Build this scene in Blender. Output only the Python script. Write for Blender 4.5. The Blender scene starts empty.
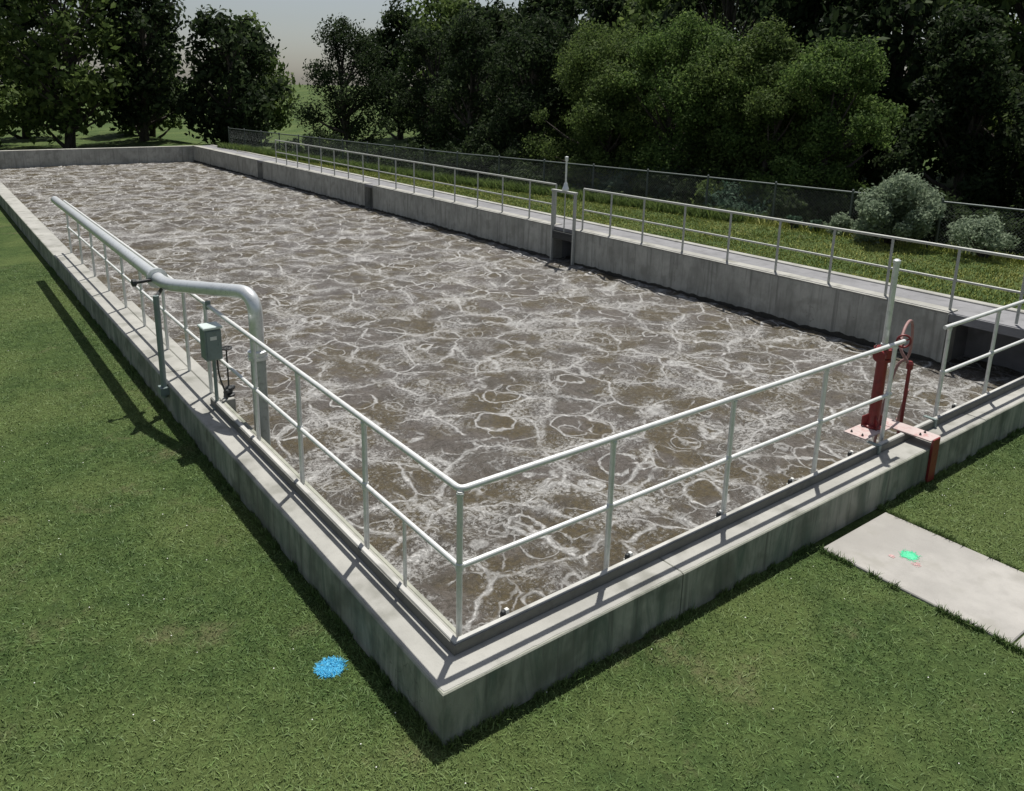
import bpy, math, random
import numpy as np
from mathutils import Vector, Matrix, noise
random.seed(7); rng = np.random.default_rng(11)
SC = bpy.context.scene; COL = SC.collection
G = -0.385          # lawn level beside the tank; the tank's coping is z = 0
WZ = -0.915         # water level
FX = 11.67          # tank-side face of the far wall
YE = 46.0           # far end of the tank
R = math.radians

# ------------------------------------------------------------------ helpers
def tag(o, label=None, cat=None, group=None, kind=None):
    if label: o['label'] = label
    if cat: o['category'] = cat
    if group: o['group'] = group
    if kind: o['kind'] = kind
    return o
def empty(name, loc, label, cat, group=None):
    o = bpy.data.objects.new(name, None); COL.objects.link(o); o.location = loc
    o.empty_display_size = .1
    return tag(o, label, cat, group)
class MB:
    def __init__(s): s.v = []; s.f = []; s.sm = []
    def add(s, vs, fs, smooth=False):
        n = len(s.v); s.v += [tuple(v) for v in vs]
        s.f += [tuple(i+n for i in f) for f in fs]; s.sm += [smooth]*len(fs)
    def box(s, x0, x1, y0, y1, z0, z1, b=0.0):
        if b <= 0:
            vs = [(x, y, z) for z in (z0, z1) for y in (y0, y1) for x in (x0, x1)]
            s.add(vs, [(0,2,3,1),(4,5,7,6),(0,1,5,4),(2,6,7,3),(0,4,6,2),(1,3,7,5)]); return
        def ring(i, z): return [(x0+i,y0+i+0,z),(x1-i,y0+i,z),(x1-i,y1-i,z),(x0+i,y1-i,z)]
        vs = ring(b, z0)+ring(0, z0+b)+ring(0, z1-b)+ring(b, z1); fs = [(3,2,1,0),(12,13,14,15)]
        for k in range(3):
            for i in range(4):
                j = (i+1) % 4; fs.append((k*4+i, k*4+j, k*4+4+j, k*4+4+i))
        s.add(vs, fs)
    def obox(s, c, ux, uy, uz):          # oriented box: centre and three half vectors
        c, ux, uy, uz = map(Vector, (c, ux, uy, uz))
        vs = [c+a*ux+b*uy+d*uz for d in (-1,1) for b in (-1,1) for a in (-1,1)]
        s.add(vs, [(0,2,3,1),(4,5,7,6),(0,1,5,4),(2,6,7,3),(0,4,6,2),(1,3,7,5)])
    def tube(s, pts, r, n=12, closed=False, caps=True):
        pts = [Vector(p) for p in pts]; N = len(pts)
        rr = r if isinstance(r, (list, tuple)) else [r]*N
        ring = []; prev = None
        for i, p in enumerate(pts):
            if closed: t = pts[(i+1) % N]-pts[i-1]
            else: t = pts[min(i+1, N-1)]-pts[max(i-1, 0)]
            t.normalize()
            if prev is None:
                a = Vector((0,0,1)) if abs(t.z) < .9 else Vector((1,0,0))
                u = t.cross(a).normalized()
            else:
                u = (prev-t*prev.dot(t)).normalized()
            prev = u; w = t.cross(u)
            ring.append([p+(u*math.cos(2*math.pi*k/n)+w*math.sin(2*math.pi*k/n))*rr[i] for k in range(n)])
        vs = [v for q in ring for v in q]; fs = []
        for i in range(N if closed else N-1):
            a = i*n; b = ((i+1) % N)*n
            for k in range(n):
                k2 = (k+1) % n; fs.append((a+k, a+k2, b+k2, b+k))
        s.add(vs, fs, True)
        if caps and not closed:
            s.add(ring[0], [tuple(range(n-1, -1, -1))]); s.add(ring[-1], [tuple(range(n))])
    def lathe(s, c, prof, n=20, axis=None):   # prof = (r, h) pairs along axis
        c = Vector(c); ax = Vector(axis or (0,0,1)).normalized()
        a = Vector((1,0,0)) if abs(ax.x) < .9 else Vector((0,1,0))
        u = ax.cross(a).normalized(); w = ax.cross(u)
        vs = [c+ax*h+(u*math.cos(2*math.pi*k/n)+w*math.sin(2*math.pi*k/n))*r for r, h in prof for k in range(n)]
        fs = []
        for i in range(len(prof)-1):
            for k in range(n):
                k2 = (k+1) % n; fs.append((i*n+k, i*n+k2, (i+1)*n+k2, (i+1)*n+k))
        fs.append(tuple(range(n-1,-1,-1))); fs.append(tuple((len(prof)-1)*n+k for k in range(n)))
        s.add(vs, fs)
    def build(s, name, mat, parent=None):
        me = bpy.data.meshes.new(name); me.from_pydata(s.v, [], s.f); me.update()
        me.polygons.foreach_set('use_smooth', s.sm); me.materials.append(mat)
        o = bpy.data.objects.new(name, me); COL.objects.link(o)
        if parent:
            o.parent = parent
            off = Vector(parent.matrix_basis.translation); p = parent.parent
            while p: off += Vector(p.matrix_basis.translation); p = p.parent
            if off.length > 0: me.transform(Matrix.Translation(-off))
        return o
def npmesh(name, V, F, mat, parent=None, smooth=False):
    """V (n,3) and F (m,k) arrays"""
    me = bpy.data.meshes.new(name); k = F.shape[1]
    me.vertices.add(len(V)); me.vertices.foreach_set('co', V.astype(np.float32).ravel())
    me.loops.add(F.size); me.loops.foreach_set('vertex_index', F.astype(np.int32).ravel())
    me.polygons.add(len(F)); me.polygons.foreach_set('loop_start', np.arange(0, F.size, k, dtype=np.int32))
    me.polygons.foreach_set('loop_total', np.full(len(F), k, np.int32))
    if smooth: me.polygons.foreach_set('use_smooth', np.ones(len(F), bool))
    me.update(calc_edges=True); me.validate(); me.materials.append(mat)
    o = bpy.data.objects.new(name, me); COL.objects.link(o)
    if parent:
        o.parent = parent; me.transform(Matrix.Translation(-Vector(parent.location)))
    return o
def bend(pts, rad, n=8):
    """polyline with rounded corners"""
    pts = [Vector(p) for p in pts]; out = [pts[0]]
    for i in range(1, len(pts)-1):
        a, b, c = pts[i-1], pts[i], pts[i+1]
        d = min(rad, (a-b).length*.49, (c-b).length*.49)
        p = b+(a-b).normalized()*d; q = b+(c-b).normalized()*d
        for k in range(n+1):
            t = k/n; out.append(p*(1-t)**2+b*2*t*(1-t)+q*t*t)
    out.append(pts[-1]); return out

# ------------------------------------------------------------------ materials
class NT:
    def __init__(s, name):
        s.m = bpy.data.materials.new(name); s.m.use_nodes = True; s.t = s.m.node_tree; s.t.nodes.clear()
        s.out = s.n('ShaderNodeOutputMaterial'); s.b = s.n('ShaderNodeBsdfPrincipled')
        s.l(s.b.outputs[0], s.out.inputs['Surface']); s.co = s.n('ShaderNodeTexCoord').outputs['Object']
        s.geo = s.n('ShaderNodeNewGeometry')
    def n(s, t, **k):
        x = s.t.nodes.new(t)
        for a, v in k.items(): setattr(x, a, v)
        return x
    def l(s, a, b): s.t.links.new(a, b)
    def put(s, sock, v):
        if hasattr(v, 'links') or isinstance(v, bpy.types.NodeSocket): s.l(v, sock)
        else: sock.default_value = v
    def mapping(s, scale, src=None, loc=(0,0,0)):
        m = s.n('ShaderNodeMapping'); m.inputs['Scale'].default_value = scale; m.inputs['Location'].default_value = loc
        s.l(src or s.co, m.inputs[0]); return m.outputs[0]
    def noise(s, scale, detail=4, rough=.55, src=None, dist=0.0, col=False):
        x = s.n('ShaderNodeTexNoise'); x.inputs['Scale'].default_value = scale; x.inputs['Detail'].default_value = detail
        x.inputs['Roughness'].default_value = rough; x.inputs['Distortion'].default_value = dist
        s.l(src or s.co, x.inputs['Vector']); return x.outputs['Color' if col else 'Fac']
    def vor(s, scale, feature='F1', src=None, out='Distance', rnd=1.0):
        x = s.n('ShaderNodeTexVoronoi', feature=feature); x.inputs['Scale'].default_value = scale
        x.inputs['Randomness'].default_value = rnd
        s.l(src or s.co, x.inputs['Vector']); return x.outputs[out]
    def ramp(s, f, stops, interp='LINEAR'):
        x = s.n('ShaderNodeValToRGB'); x.color_ramp.interpolation = interp; e = x.color_ramp.elements
        while len(e) < len(stops): e.new(.5)
        for i, (p, c) in enumerate(stops):
            e[i].position = p; e[i].color = (c, c, c, 1) if isinstance(c, (int, float)) else tuple(c)+(1,)
        s.put(x.inputs[0], f); return x.outputs[0]
    def math(s, op, a, b=None, c=None, clamp=False):
        x = s.n('ShaderNodeMath', operation=op); x.use_clamp = clamp
        s.put(x.inputs[0], a)
        if b is not None: s.put(x.inputs[1], b)
        if c is not None: s.put(x.inputs[2], c)
        return x.outputs[0]
    def step(s, v, a, b):     # smoothstep a..b -> 0..1
        x = s.n('ShaderNodeMapRange', interpolation_type='SMOOTHSTEP'); s.put(x.inputs[0], v)
        x.inputs[1].default_value = a; x.inputs[2].default_value = b; return x.outputs[0]
    def mix(s, f, a, b, mode='MIX'):
        x = s.n('ShaderNodeMix', data_type='RGBA', blend_type=mode); s.put(x.inputs[0], f)
        s.put(x.inputs[6], a if not isinstance(a, tuple) else a+(1,)); s.put(x.inputs[7], b if not isinstance(b, tuple) else b+(1,))
        return x.outputs[2]
    def bump(s, h, strength=.3, dist=.02, nrm=None):
        x = s.n('ShaderNodeBump'); x.inputs['Strength'].default_value = strength; x.inputs['Distance'].default_value = dist
        s.put(x.inputs['Height'], h)
        if nrm: s.l(nrm, x.inputs['Normal'])
        s.l(x.outputs[0], s.b.inputs['Normal']); return x.outputs[0]
    def fin(s, col, rough=.8, metal=0.0, spec=None):
        s.put(s.b.inputs['Base Color'], col if not isinstance(col, tuple) else col+(1,)); s.put(s.b.inputs['Roughness'], rough)
        s.put(s.b.inputs['Metallic'], metal)
        if spec is not None: s.b.inputs['Specular IOR Level'].default_value = spec
        return s.m

def concrete(name, base, stain, streak, amount=.8, drip=.0):
    t = NT(name)
    a = t.noise(1.3, 5, .6); b = t.noise(9, 6, .65)
    c = t.mix(t.step(a, .35, .7), base, tuple(x*.78 for x in base))
    c = t.mix(t.math('MULTIPLY', t.step(b, .45, .75), .45), c, tuple(x*.72 for x in base))
    st = t.noise(1.0, 6, .72, t.mapping((4.2, 4.2, .9)), .8)
    st2 = t.noise(1.0, 4, .7, t.mapping((1.1, 1.1, .8), loc=(3,1,0)), .5)
    nz = t.n('ShaderNodeSeparateXYZ'); t.l(t.geo.outputs['Normal'], nz.inputs[0])
    side = t.step(t.math('ABSOLUTE', nz.outputs[2]), .8, .4)
    f = t.math('MULTIPLY', t.math('MULTIPLY', t.step(st, .42, .68), amount), side)
    c = t.mix(f, c, streak)
    f2 = t.math('MULTIPLY', t.math('MULTIPLY', t.step(st2, .46, .66), amount*.8), side)
    c = t.mix(f2, c, stain)
    if drip:
        dr = t.noise(1.0, 4, .65, t.mapping((11, 11, .28), loc=(1,5,2))); zz = t.n('ShaderNodeSeparateXYZ'); t.l(t.noise(1.0, 2, .5, t.mapping((9,9,1.2)), col=True), zz.inputs[0])
        fd = t.math('MULTIPLY', t.math('MULTIPLY', t.step(dr, .50, .64), t.step(zz.outputs[1], .38, .55)), drip); c = t.mix(t.math('MULTIPLY', fd, side), c, tuple(x*.35 for x in base))
        ck = t.vor(.55, 'DISTANCE_TO_EDGE', t.noise(1.5, 4, .7, col=True)); c = t.mix(t.math('MULTIPLY', t.step(ck, .004, .001), .5), c, tuple(x*.3 for x in base))
    # pits and specks
    v = t.vor(60); c = t.mix(t.math('MULTIPLY', t.step(v, .16, .06), .35), c, tuple(x*.35 for x in base))
    # small dark spots on the coping
    sp = t.noise(3.2, 3, .5, t.mapping((1,1,1), loc=(7,7,7)))
    c = t.mix(t.math('MULTIPLY', t.step(sp, .50, .70), .6), c, stain)
    t.bump(t.math('ADD', t.math('MULTIPLY', b, .6), t.math('MULTIPLY', t.noise(70, 3), .4)), .35, .012)
    return t.fin(c, .88, 0, .25)
M = {}
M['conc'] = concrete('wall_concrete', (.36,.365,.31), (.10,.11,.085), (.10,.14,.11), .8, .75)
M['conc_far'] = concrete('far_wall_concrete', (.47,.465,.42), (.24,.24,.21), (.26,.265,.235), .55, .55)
M['cope'] = concrete('coping_concrete', (.385,.38,.35), (.17,.17,.145), (.28,.285,.26), .5)
M['curb'] = concrete('curb_concrete', (.52,.515,.485), (.20,.20,.18), (.24,.24,.22), .3)
M['slab'] = concrete('path_concrete', (.40,.385,.36), (.27,.26,.23), (.33,.31,.3), .4)
M['walk'] = concrete('walkway_concrete', (.25,.25,.26), (.15,.15,.155), (.2,.2,.2), .5)

def metal(name, base, rough, met, dirt=(.2,.2,.18), amt=.35):
    t = NT(name); a = t.noise(14, 5, .65); b = t.noise(2.2, 3)
    c = t.mix(t.math('MULTIPLY', t.step(a, .48, .72), amt), base, dirt)
    c = t.mix(t.math('MULTIPLY', t.step(b, .4, .7), amt*.6), c, tuple(x*.7 for x in base))
    t.bump(a, .12, .004)
    return t.fin(c, t.math('MULTIPLY_ADD', a, .25, rough-.1), met)
M['rail'] = metal('aluminium', (.72,.73,.71), .42, .3, (.28,.29,.27))
M['rail_far'] = metal('weathered_aluminium', (.42,.43,.40), .55, .2, (.2,.21,.19))
M['pipe'] = metal('galvanised_steel', (.74,.76,.76), .30, .5, (.25,.28,.27))
M['pipe_low'] = metal('grimy_steel', (.40,.43,.40), .55, .3, (.18,.18,.14), .6)
M['steel_dark'] = metal('dark_steel', (.035,.038,.04), .5, .2, (.06,.05,.04))
M['box'] = metal('grey_enamel', (.20,.25,.24), .45, .1, (.12,.13,.12))
M['boxtop'] = metal('pale_enamel', (.62,.70,.68), .35, .1, (.4,.42,.4))
M['red'] = metal('red_paint', (.20,.022,.022), .42, .0, (.07,.014,.013), .6)
M['red_faded_lit'] = metal('faded_sunlit_red_paint', (.50,.41,.39), .8, .0, (.38,.15,.14), .75)  # faded red, with sunlight on the bracket top put into the pale colour
M['hose'] = metal('hose_rubber', (.30,.17,.16), .6, .0, (.20,.07,.06), .5)
M['wire'] = metal('fence_wire', (.13,.15,.145), .55, .5, (.1,.1,.1))
M['curb_shade'] = metal('shaded_curb_face', (.15,.15,.135), .7, .1, (.09,.09,.08), .5)  # shade on the curb's outer face put into a dark colour
M['scum'] = metal('dried_scum', (.045,.042,.034), .8, .0, (.02,.02,.016), .6)
M['white'] = metal('white_plate', (.72,.72,.68), .5, .0, (.5,.5,.45))
t = NT('joint_filler'); M['joint'] = t.fin((.03,.03,.028), .9)
def paint(name, c1, c2):
    t = NT(name); a = t.noise(40, 4, .7); return t.fin(t.mix(t.step(a, .4, .7), c1, c2), .6)
M['blue'] = paint('blue_marker_paint', (.06,.44,.72), (.16,.60,.84))
M['green'] = paint('green_marker_paint', (.03,.50,.24), (.12,.60,.34))
M['pink'] = paint('pink_marker_paint', (.56,.32,.31), (.48,.34,.33))

# lawn
def lawn_col(t, dark, mid, light, straw):
    a = t.noise(.55, 5, .6); b = t.noise(3.5, 6, .65); c_ = t.noise(28, 4, .7)
    c = t.mix(t.step(b, .35, .68), dark, mid)
    c = t.mix(t.math('MULTIPLY', t.step(a, .42, .62), .8), c, light)
    s = t.math('MULTIPLY', t.step(t.noise(1.3, 6, .72, t.mapping((1,1,1), loc=(31,4,0))), .56, .74), .65)
    c = t.mix(s, c, straw)
    tuf = t.noise(9, 5, .7, t.mapping((1,1,0), loc=(3,8,0))); c = t.mix(t.math('MULTIPLY', t.step(tuf, .50, .66), .55), c, tuple(v*1.45 for v in mid))
    c = t.mix(t.math('MULTIPLY', t.step(tuf, .46, .34), .55), c, tuple(v*.62 for v in dark))
    return c, c_
t = NT('lawn_soil')
c, h = lawn_col(t, (.048,.080,.025), (.072,.108,.034), (.102,.135,.045), (.16,.145,.08))
c = t.mix(t.step(h, .35, .7), t.mix(.12, c, (.03,.042,.014), 'MIX'), c)
t.bump(h, .9, .05); M['ground'] = t.fin(c, .95, 0, .1)
t = NT('grass_blades')
c, h = lawn_col(t, (.064,.120,.032), (.100,.170,.048), (.160,.215,.070), (.23,.22,.115))
ri = t.geo.outputs['Random Per Island']
c = t.mix(t.ramp(ri, [(0,0),(.5,.0),(1,.75)]), c, (.17,.23,.085))
c = t.mix(t.ramp(ri, [(0,.7),(.3,0),(1,0)]), c, (.07,.12,.038))
M['grass'] = t.fin(c, .6, 0, .25)
t.b.inputs['Subsurface Weight'].default_value = 0
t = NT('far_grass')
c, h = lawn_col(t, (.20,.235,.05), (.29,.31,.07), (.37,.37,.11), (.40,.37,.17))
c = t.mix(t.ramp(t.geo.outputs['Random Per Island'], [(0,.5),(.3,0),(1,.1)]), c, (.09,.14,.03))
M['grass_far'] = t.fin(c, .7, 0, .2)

def leaf(name, d, m, l):
    t = NT(name); ri = t.geo.outputs['Random Per Island']
    c = t.ramp(ri, [(0, d), (.55, m), (1, l)])
    n = t.noise(.9, 3); c = t.mix(t.math('MULTIPLY', t.step(n, .4, .65), .5), c, d)
    m_ = t.fin(c, .75, 0, .15)
    tr = t.n('ShaderNodeBsdfTranslucent'); t.l(c, tr.inputs[0])
    mx = t.n('ShaderNodeMixShader'); mx.inputs[0].default_value = .42
    t.l(t.b.outputs[0], mx.inputs[1]); t.l(tr.outputs[0], mx.inputs[2]); t.l(mx.outputs[0], t.out.inputs['Surface'])
    return m_
M['leaf_dark'] = leaf('dark_leaves', (.014,.025,.011), (.034,.055,.022), (.070,.10,.038))
M['leaf_mid'] = leaf('mid_leaves', (.050,.080,.024), (.10,.15,.042), (.18,.24,.07))
M['leaf_yellow'] = leaf('yellow_green_leaves', (.050,.090,.026), (.105,.17,.045), (.20,.28,.08))
M['leaf_grey'] = leaf('grey_green_leaves', (.15,.20,.13), (.24,.30,.20), (.33,.39,.28))
M['leaf_blue'] = leaf('blue_green_leaves', (.035,.070,.045), (.07,.12,.08), (.12,.18,.12))
t = NT('bark'); a = t.noise(1, 6, .7, t.mapping((14,14,2)))
c = t.mix(t.step(a,.35,.7), (.035,.028,.022), (.11,.095,.08)); t.bump(a, .8, .03); M['bark'] = t.fin(c, .95)

# churning water with foam
def water_mat():
    t = NT('aerated_water')
    co = t.co
    def warp(src, sc, amt, loc):
        n = t.noise(sc, 3, .55, t.mapping((1,1,1), src, loc), col=True)
        sub = t.n('ShaderNodeVectorMath', operation='SUBTRACT'); t.l(n, sub.inputs[0]); sub.inputs[1].default_value = (.5,.5,.5)
        scl = t.n('ShaderNodeVectorMath', operation='SCALE'); t.l(sub.outputs[0], scl.inputs[0]); scl.inputs['Scale'].default_value = amt
        ad = t.n('ShaderNodeVectorMath', operation='ADD'); t.l(src, ad.inputs[0]); t.l(scl.outputs[0], ad.inputs[1]); return ad.outputs[0]
    flat = t.mapping((1,1,0.0))
    soft = warp(flat, .9, .42, (5,2,0)); soft = warp(soft, 3.6, .12, (0,7,0))
    w1 = warp(soft, 13, .05, (0,3,0)); w2 = warp(flat, 1.5, .45, (15,9,0)); w2 = warp(w2, 7, .10, (3,3,0)); w2 = warp(w2, 26, .03, (0,3,0))
    N = lambda sc, de, ro, loc: t.noise(sc, de, ro, t.mapping((1,1,0), loc=loc))
    gran = t.noise(24, 6, .85, w2); gran2 = t.noise(90, 3, .7, flat)
    big = N(.38, 3, .55, (1,1,0)); cover = N(1.15, 5, .62, (8,3,0)); mid = t.noise(2.6, 5, .65, w2)
    # thin crisp outlines of the rising boils
    e1 = t.vor(1.0, 'DISTANCE_TO_EDGE', w1); e2 = t.vor(2.1, 'DISTANCE_TO_EDGE', w2)
    l1 = t.math('MULTIPLY', t.step(e1, .034, .006), t.step(N(1.6, 3, .6, (2,2,0)), .38, .50))
    l2 = t.math('MULTIPLY', t.step(e2, .040, .006), t.math('MULTIPLY', t.step(N(2.2, 3, .6, (9,1,0)), .46, .58), .75))
    def rings(sc, src, r0, wd, lo, hi, amp):
        v = t.n('ShaderNodeTexVoronoi'); v.inputs['Scale'].default_value = sc; v.inputs['Randomness'].default_value = .75; t.l(src, v.inputs['Vector'])
        sp = t.n('ShaderNodeSeparateColor'); t.l(v.outputs['Color'], sp.inputs[0])
        rad = t.math('MULTIPLY_ADD', sp.outputs[1], .14, r0)
        g = t.step(t.math('ABSOLUTE', t.math('SUBTRACT', v.outputs['Distance'], rad)), wd, wd*.15)
        return t.math('MULTIPLY', t.math('MULTIPLY', g, t.step(sp.outputs[0], lo, hi)), amp), t.math('MULTIPLY', t.step(v.outputs['Distance'], .42, .30), t.step(sp.outputs[0], lo, hi))
    r1, in1 = rings(.95, w1, .25, .024, .12, .22, 1.0); r2, in2 = rings(1.9, soft, .24, .034, .35, .45, .8)
    skirt = t.math('MULTIPLY', t.step(e1, .20, .02), .35)
    # bubbly froth between the boils
    dens = t.math('ADD', t.math('MULTIPLY_ADD', t.step(cover, .36, .62), .62, .20), skirt)
    dens = t.math('SUBTRACT', dens, t.math('MULTIPLY', in1, .42), clamp=True)
    g1 = t.noise(15, 4, .8, flat); g2 = t.noise(38, 3, .75, w2)
    gg = t.math('MULTIPLY_ADD', g1, .55, t.math('MULTIPLY', g2, .45))
    froth = t.math('MULTIPLY', t.step(t.math('MULTIPLY_ADD', dens, .16, gg), .595, .70), t.math('MULTIPLY_ADD', dens, .42, .22))
    e3 = t.vor(7.5, 'DISTANCE_TO_EDGE', w2); lace = t.math('MULTIPLY', t.step(e3, .11, .02), t.math('MULTIPLY', t.step(dens, .45, .95), .55))
    froth = t.math('MAXIMUM', froth, t.math('MULTIPLY', lace, t.step(g1, .38, .58)))
    bub = t.math('MULTIPLY', t.step(gran2, .54, .68), t.math('MULTIPLY_ADD', dens, .34, .06))
    f = t.math('MAXIMUM', t.math('MAXIMUM', l1, l2), t.math('MAXIMUM', r1, r2))
    f = t.math('MULTIPLY', f, t.math('MULTIPLY_ADD', t.step(gran, .38, .58), .48, .56))
    f = t.math('MAXIMUM', f, froth); f = t.math('ADD', f, t.math('MULTIPLY', bub, .6), clamp=True)
    base = t.mix(t.step(big, .42, .60), (.070,.060,.045), (.104,.091,.082))
    base = t.mix(t.math('MULTIPLY', t.step(mid, .36, .66), .7), base, (.138,.122,.108))
    olive = t.math('MULTIPLY', t.step(N(.85, 4, .6, (41,9,0)), .45, .57), .85)
    base = t.mix(olive, base, (.086,.066,.029))
    base = t.mix(t.math('MULTIPLY', t.step(t.noise(17, 5, .85, flat), .55, .42), .7), base, (.040,.033,.024))
    c = t.mix(t.math('MULTIPLY', f, .93), base, (.55,.545,.53))
    h = t.math('ADD', t.math('MULTIPLY', f, .6), t.math('ADD', t.math('MULTIPLY', gran, .5), t.math('MULTIPLY', t.noise(5, 3, .5, w1), .9)))
    t.bump(h, .75, .05)
    t.b.inputs['IOR'].default_value = 1.33
    return t.fin(c, t.math('MULTIPLY_ADD', f, .35, .34), 0, .5)
M['water'] = water_mat()

# ------------------------------------------------------------------ ground
def sstep(a, b, x):
    t = np.clip((x-a)/(b-a), 0, 1); return t*t*(3-2*t)
def fxn(y):
    y = np.asarray(y, float)
    return 18.5-.09*(y-8)-.004*np.clip(np.minimum(y, 24)-8, 0, None)**2
def gh(x, y):
    x = np.asarray(x, float); y = np.asarray(y, float)
    up = sstep(8.2, 12.2, x)
    z = G*(1-up)-.03*up
    fx = fxn(y); z = z-.9*sstep(fx-1.5, fx+1.9, x)
    z = z+3.5*sstep(26, 60, x)+.25*sstep(12.8, 17.5, x)*0
    z = z+.02*np.sin(x*1.7+y*.9)*np.cos(y*1.3-x*.4)*np.clip((np.abs(x-6)-7)/3, 0, 1)
    far = np.hypot(x-6, y-20)
    return z+1.5*sstep(60, 160, far)
TX0, TX1, TY0, TY1 = .2, 12.87, .2, YE+.2
def axis(lo, hi, fine_lo, fine_hi, st, brk):
    a = [x for x in np.arange(fine_lo, fine_hi, st)]
    g = fine_hi
    while g < hi: a.append(g); g += max(st, (g-fine_hi)*.25)
    a.append(hi); g = fine_lo-st; stp = st
    while g > lo: a.append(g); stp *= 1.3; g -= stp
    a.append(lo); a = sorted(set(np.round(a, 3)))
    a = [v for v in a if all(abs(v-b) > .12 for b in brk)]+list(brk)
    return np.array(sorted(a))
xs = axis(-300, 400, -6, 32, .5, [TX0, TX1]); ys = axis(-300, 500, -6, 50, .8, [TY0, TY1])
X, Y = np.meshgrid(xs, ys); Z = gh(X, Y)
V = np.stack([X.ravel(), Y.ravel(), Z.ravel()], 1); nx = len(xs); F = []
for j in range(len(ys)-1):
    for i in range(nx-1):
        cx = (xs[i]+xs[i+1])/2; cy = (ys[j]+ys[j+1])/2
        if TX0 < cx < TX1 and TY0 < cy < TY1: continue
        F.append((j*nx+i, j*nx+i+1, (j+1)*nx+i+1, (j+1)*nx+i))
tag(npmesh('ground', V, np.array(F), M['ground'], smooth=True), 'lawn covered ground around the tank', None, kind='structure')

# grass blades near the camera and on the far bank (uncountable)
def blades(name, n, sampler, hmin, hmax, w, mat, label, lean=.5):
    x, y = sampler(n); n = len(x); z = gh(x, y)
    a = rng.uniform(0, 2*np.pi, n); hgt = rng.uniform(hmin, hmax, n); lx = rng.normal(0, lean, n)*hgt; ly = rng.normal(0, lean, n)*hgt
    ww = w*rng.uniform(.6, 1.4, n)
    dx = np.cos(a)*ww; dy = np.sin(a)*ww
    b0 = np.stack([x-dx, y-dy, z-.004], 1); b1 = np.stack([x+dx, y+dy, z-.004], 1)
    m0 = np.stack([x-dx*.7+lx*.45, y-dy*.7+ly*.45, z+hgt*.6], 1); m1 = np.stack([x+dx*.7+lx*.45, y+dy*.7+ly*.45, z+hgt*.6], 1)
    tp = np.stack([x+lx*1.1, y+ly*1.1, z+hgt*.95], 1)
    V = np.stack([b0, b1, m1, m0, tp], 1).reshape(-1, 3); i = np.arange(n)[:, None]*5
    F = np.concatenate([i+[0,1,2], i+[0,2,3], i+[3,2,4]])
    return tag(npmesh(name, V, F, mat), label, 'grass', kind='stuff')
def clump(x, y, k, seedn):
    """thin blades where low frequency noise is low so that tufts form"""
    v = np.sin(x*3.1+np.sin(y*2.3+seedn)*1.7)*np.sin(y*3.7+np.sin(x*1.9)*1.5)+.6*np.sin(x*9.7+y*4.1)*np.sin(y*11.3-x*3)
    return rng.random(len(x)) < np.clip(.8+.25*v, .35, 1)
def near_area(n):
    nl = int(n*.7)
    u = rng.random(nl)**1.6
    yl = -3.5+u*20; xl = -.01-rng.random(nl)**1.15*(2.8+.25*np.clip(yl, 0, 9))
    nr = n-nl
    xr = rng.random(nr)*8.5-.02; yr = -.01-rng.random(nr)**1.1*4.0
    x = np.concatenate([xl, xr]); y = np.concatenate([yl, yr])
    keep = ~((x > 3.93) & (x < 5.04) & (y < .1))
    keep &= ~((x < 0) & (y < 0) & (x+y < -4))
    keep &= clump(x, y, 1, 0)
    bp = np.hypot(x+.272, y-1.028) < .09; keep &= ~bp
    return x[keep], y[keep]
blades('lawn_grass', 520000, near_area, .007, .020, .0034, M['grass'], 'short mown green grass beside the concrete tank', 1.3)
fx_, fy_ = near_area(350); nn = len(fx_); fz_ = gh(fx_, fy_)+rng.uniform(.018, .03, nn); q_ = rng.uniform(.0035, .006, nn)
Vf = []; 
for dx_, dy_, dz_ in ((1,0,0),(0,1,0),(-1,0,0),(0,-1,0),(0,0,1)): Vf.append(np.stack([fx_+dx_*q_, fy_+dy_*q_, fz_+dz_*q_*.8], 1))
i_ = np.arange(nn)[:, None]*5
tag(npmesh('clover_flowers', np.stack(Vf, 1).reshape(-1, 3), np.concatenate([i_+[0,1,4], i_+[1,2,4], i_+[2,3,4], i_+[3,0,4]]), M['white']), 'tiny white clover flowers dotted through the lawn', 'flowers', kind='stuff')
def far_area(n):
    y = rng.random(n)**1.2*46-3; x = 13.03+rng.random(n)*(fxn(y)-13.0)
    k = clump(x, y, 1, 2); return x[k], y[k]
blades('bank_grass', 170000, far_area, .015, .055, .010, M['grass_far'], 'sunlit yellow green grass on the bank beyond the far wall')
def crest_area(n):
    y = rng.random(n)*44-3; x = fxn(y)-.6+rng.normal(0, .35, n)
    k = clump(x, y, 1, 5); return x[k], y[k]
blades('tall_weeds', 16000, crest_area, .08, .30, .012, M['grass_far'], 'tall pale weeds along the foot of the chain link fence', .4)

def edges(n):      # untrimmed tufts against the concrete
    k = n//4; j = lambda m: np.abs(rng.normal(0, .022, m))+.002
    x = np.concatenate([-j(k*2), rng.random(k)*8.3, 3.935-j(k//2), 5.035+j(k-k//2)])
    y = np.concatenate([rng.random(k*2)**1.5*16-.02, -j(k), -.1-rng.random(k//2)*3.2, -.1-rng.random(k-k//2)*2.6])
    v = np.sin(x*7+y*5)+np.sin(x*17.3-y*13.1)+.8*np.sin(y*31+x*29); q = (v > -.2) & ~((x > 3.94) & (x < 5.03) & (y > -.1) & (y < .1)); return x[q], y[q]
blades('edge_grass', 26000, edges, .02, .075, .0036, M['grass'], 'longer untrimmed grass growing against the concrete edges', .5)
def fence_foot(n):
    y = 10.5+rng.random(n)*34; x = fxn(y)-rng.random(n)**1.3*1.5-.05; return x, y
blades('undergrowth', 34000, fence_foot, .12, .42, .016, M['leaf_mid'], 'dark leafy undergrowth in front of the fence behind the grass strip', .6)
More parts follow.
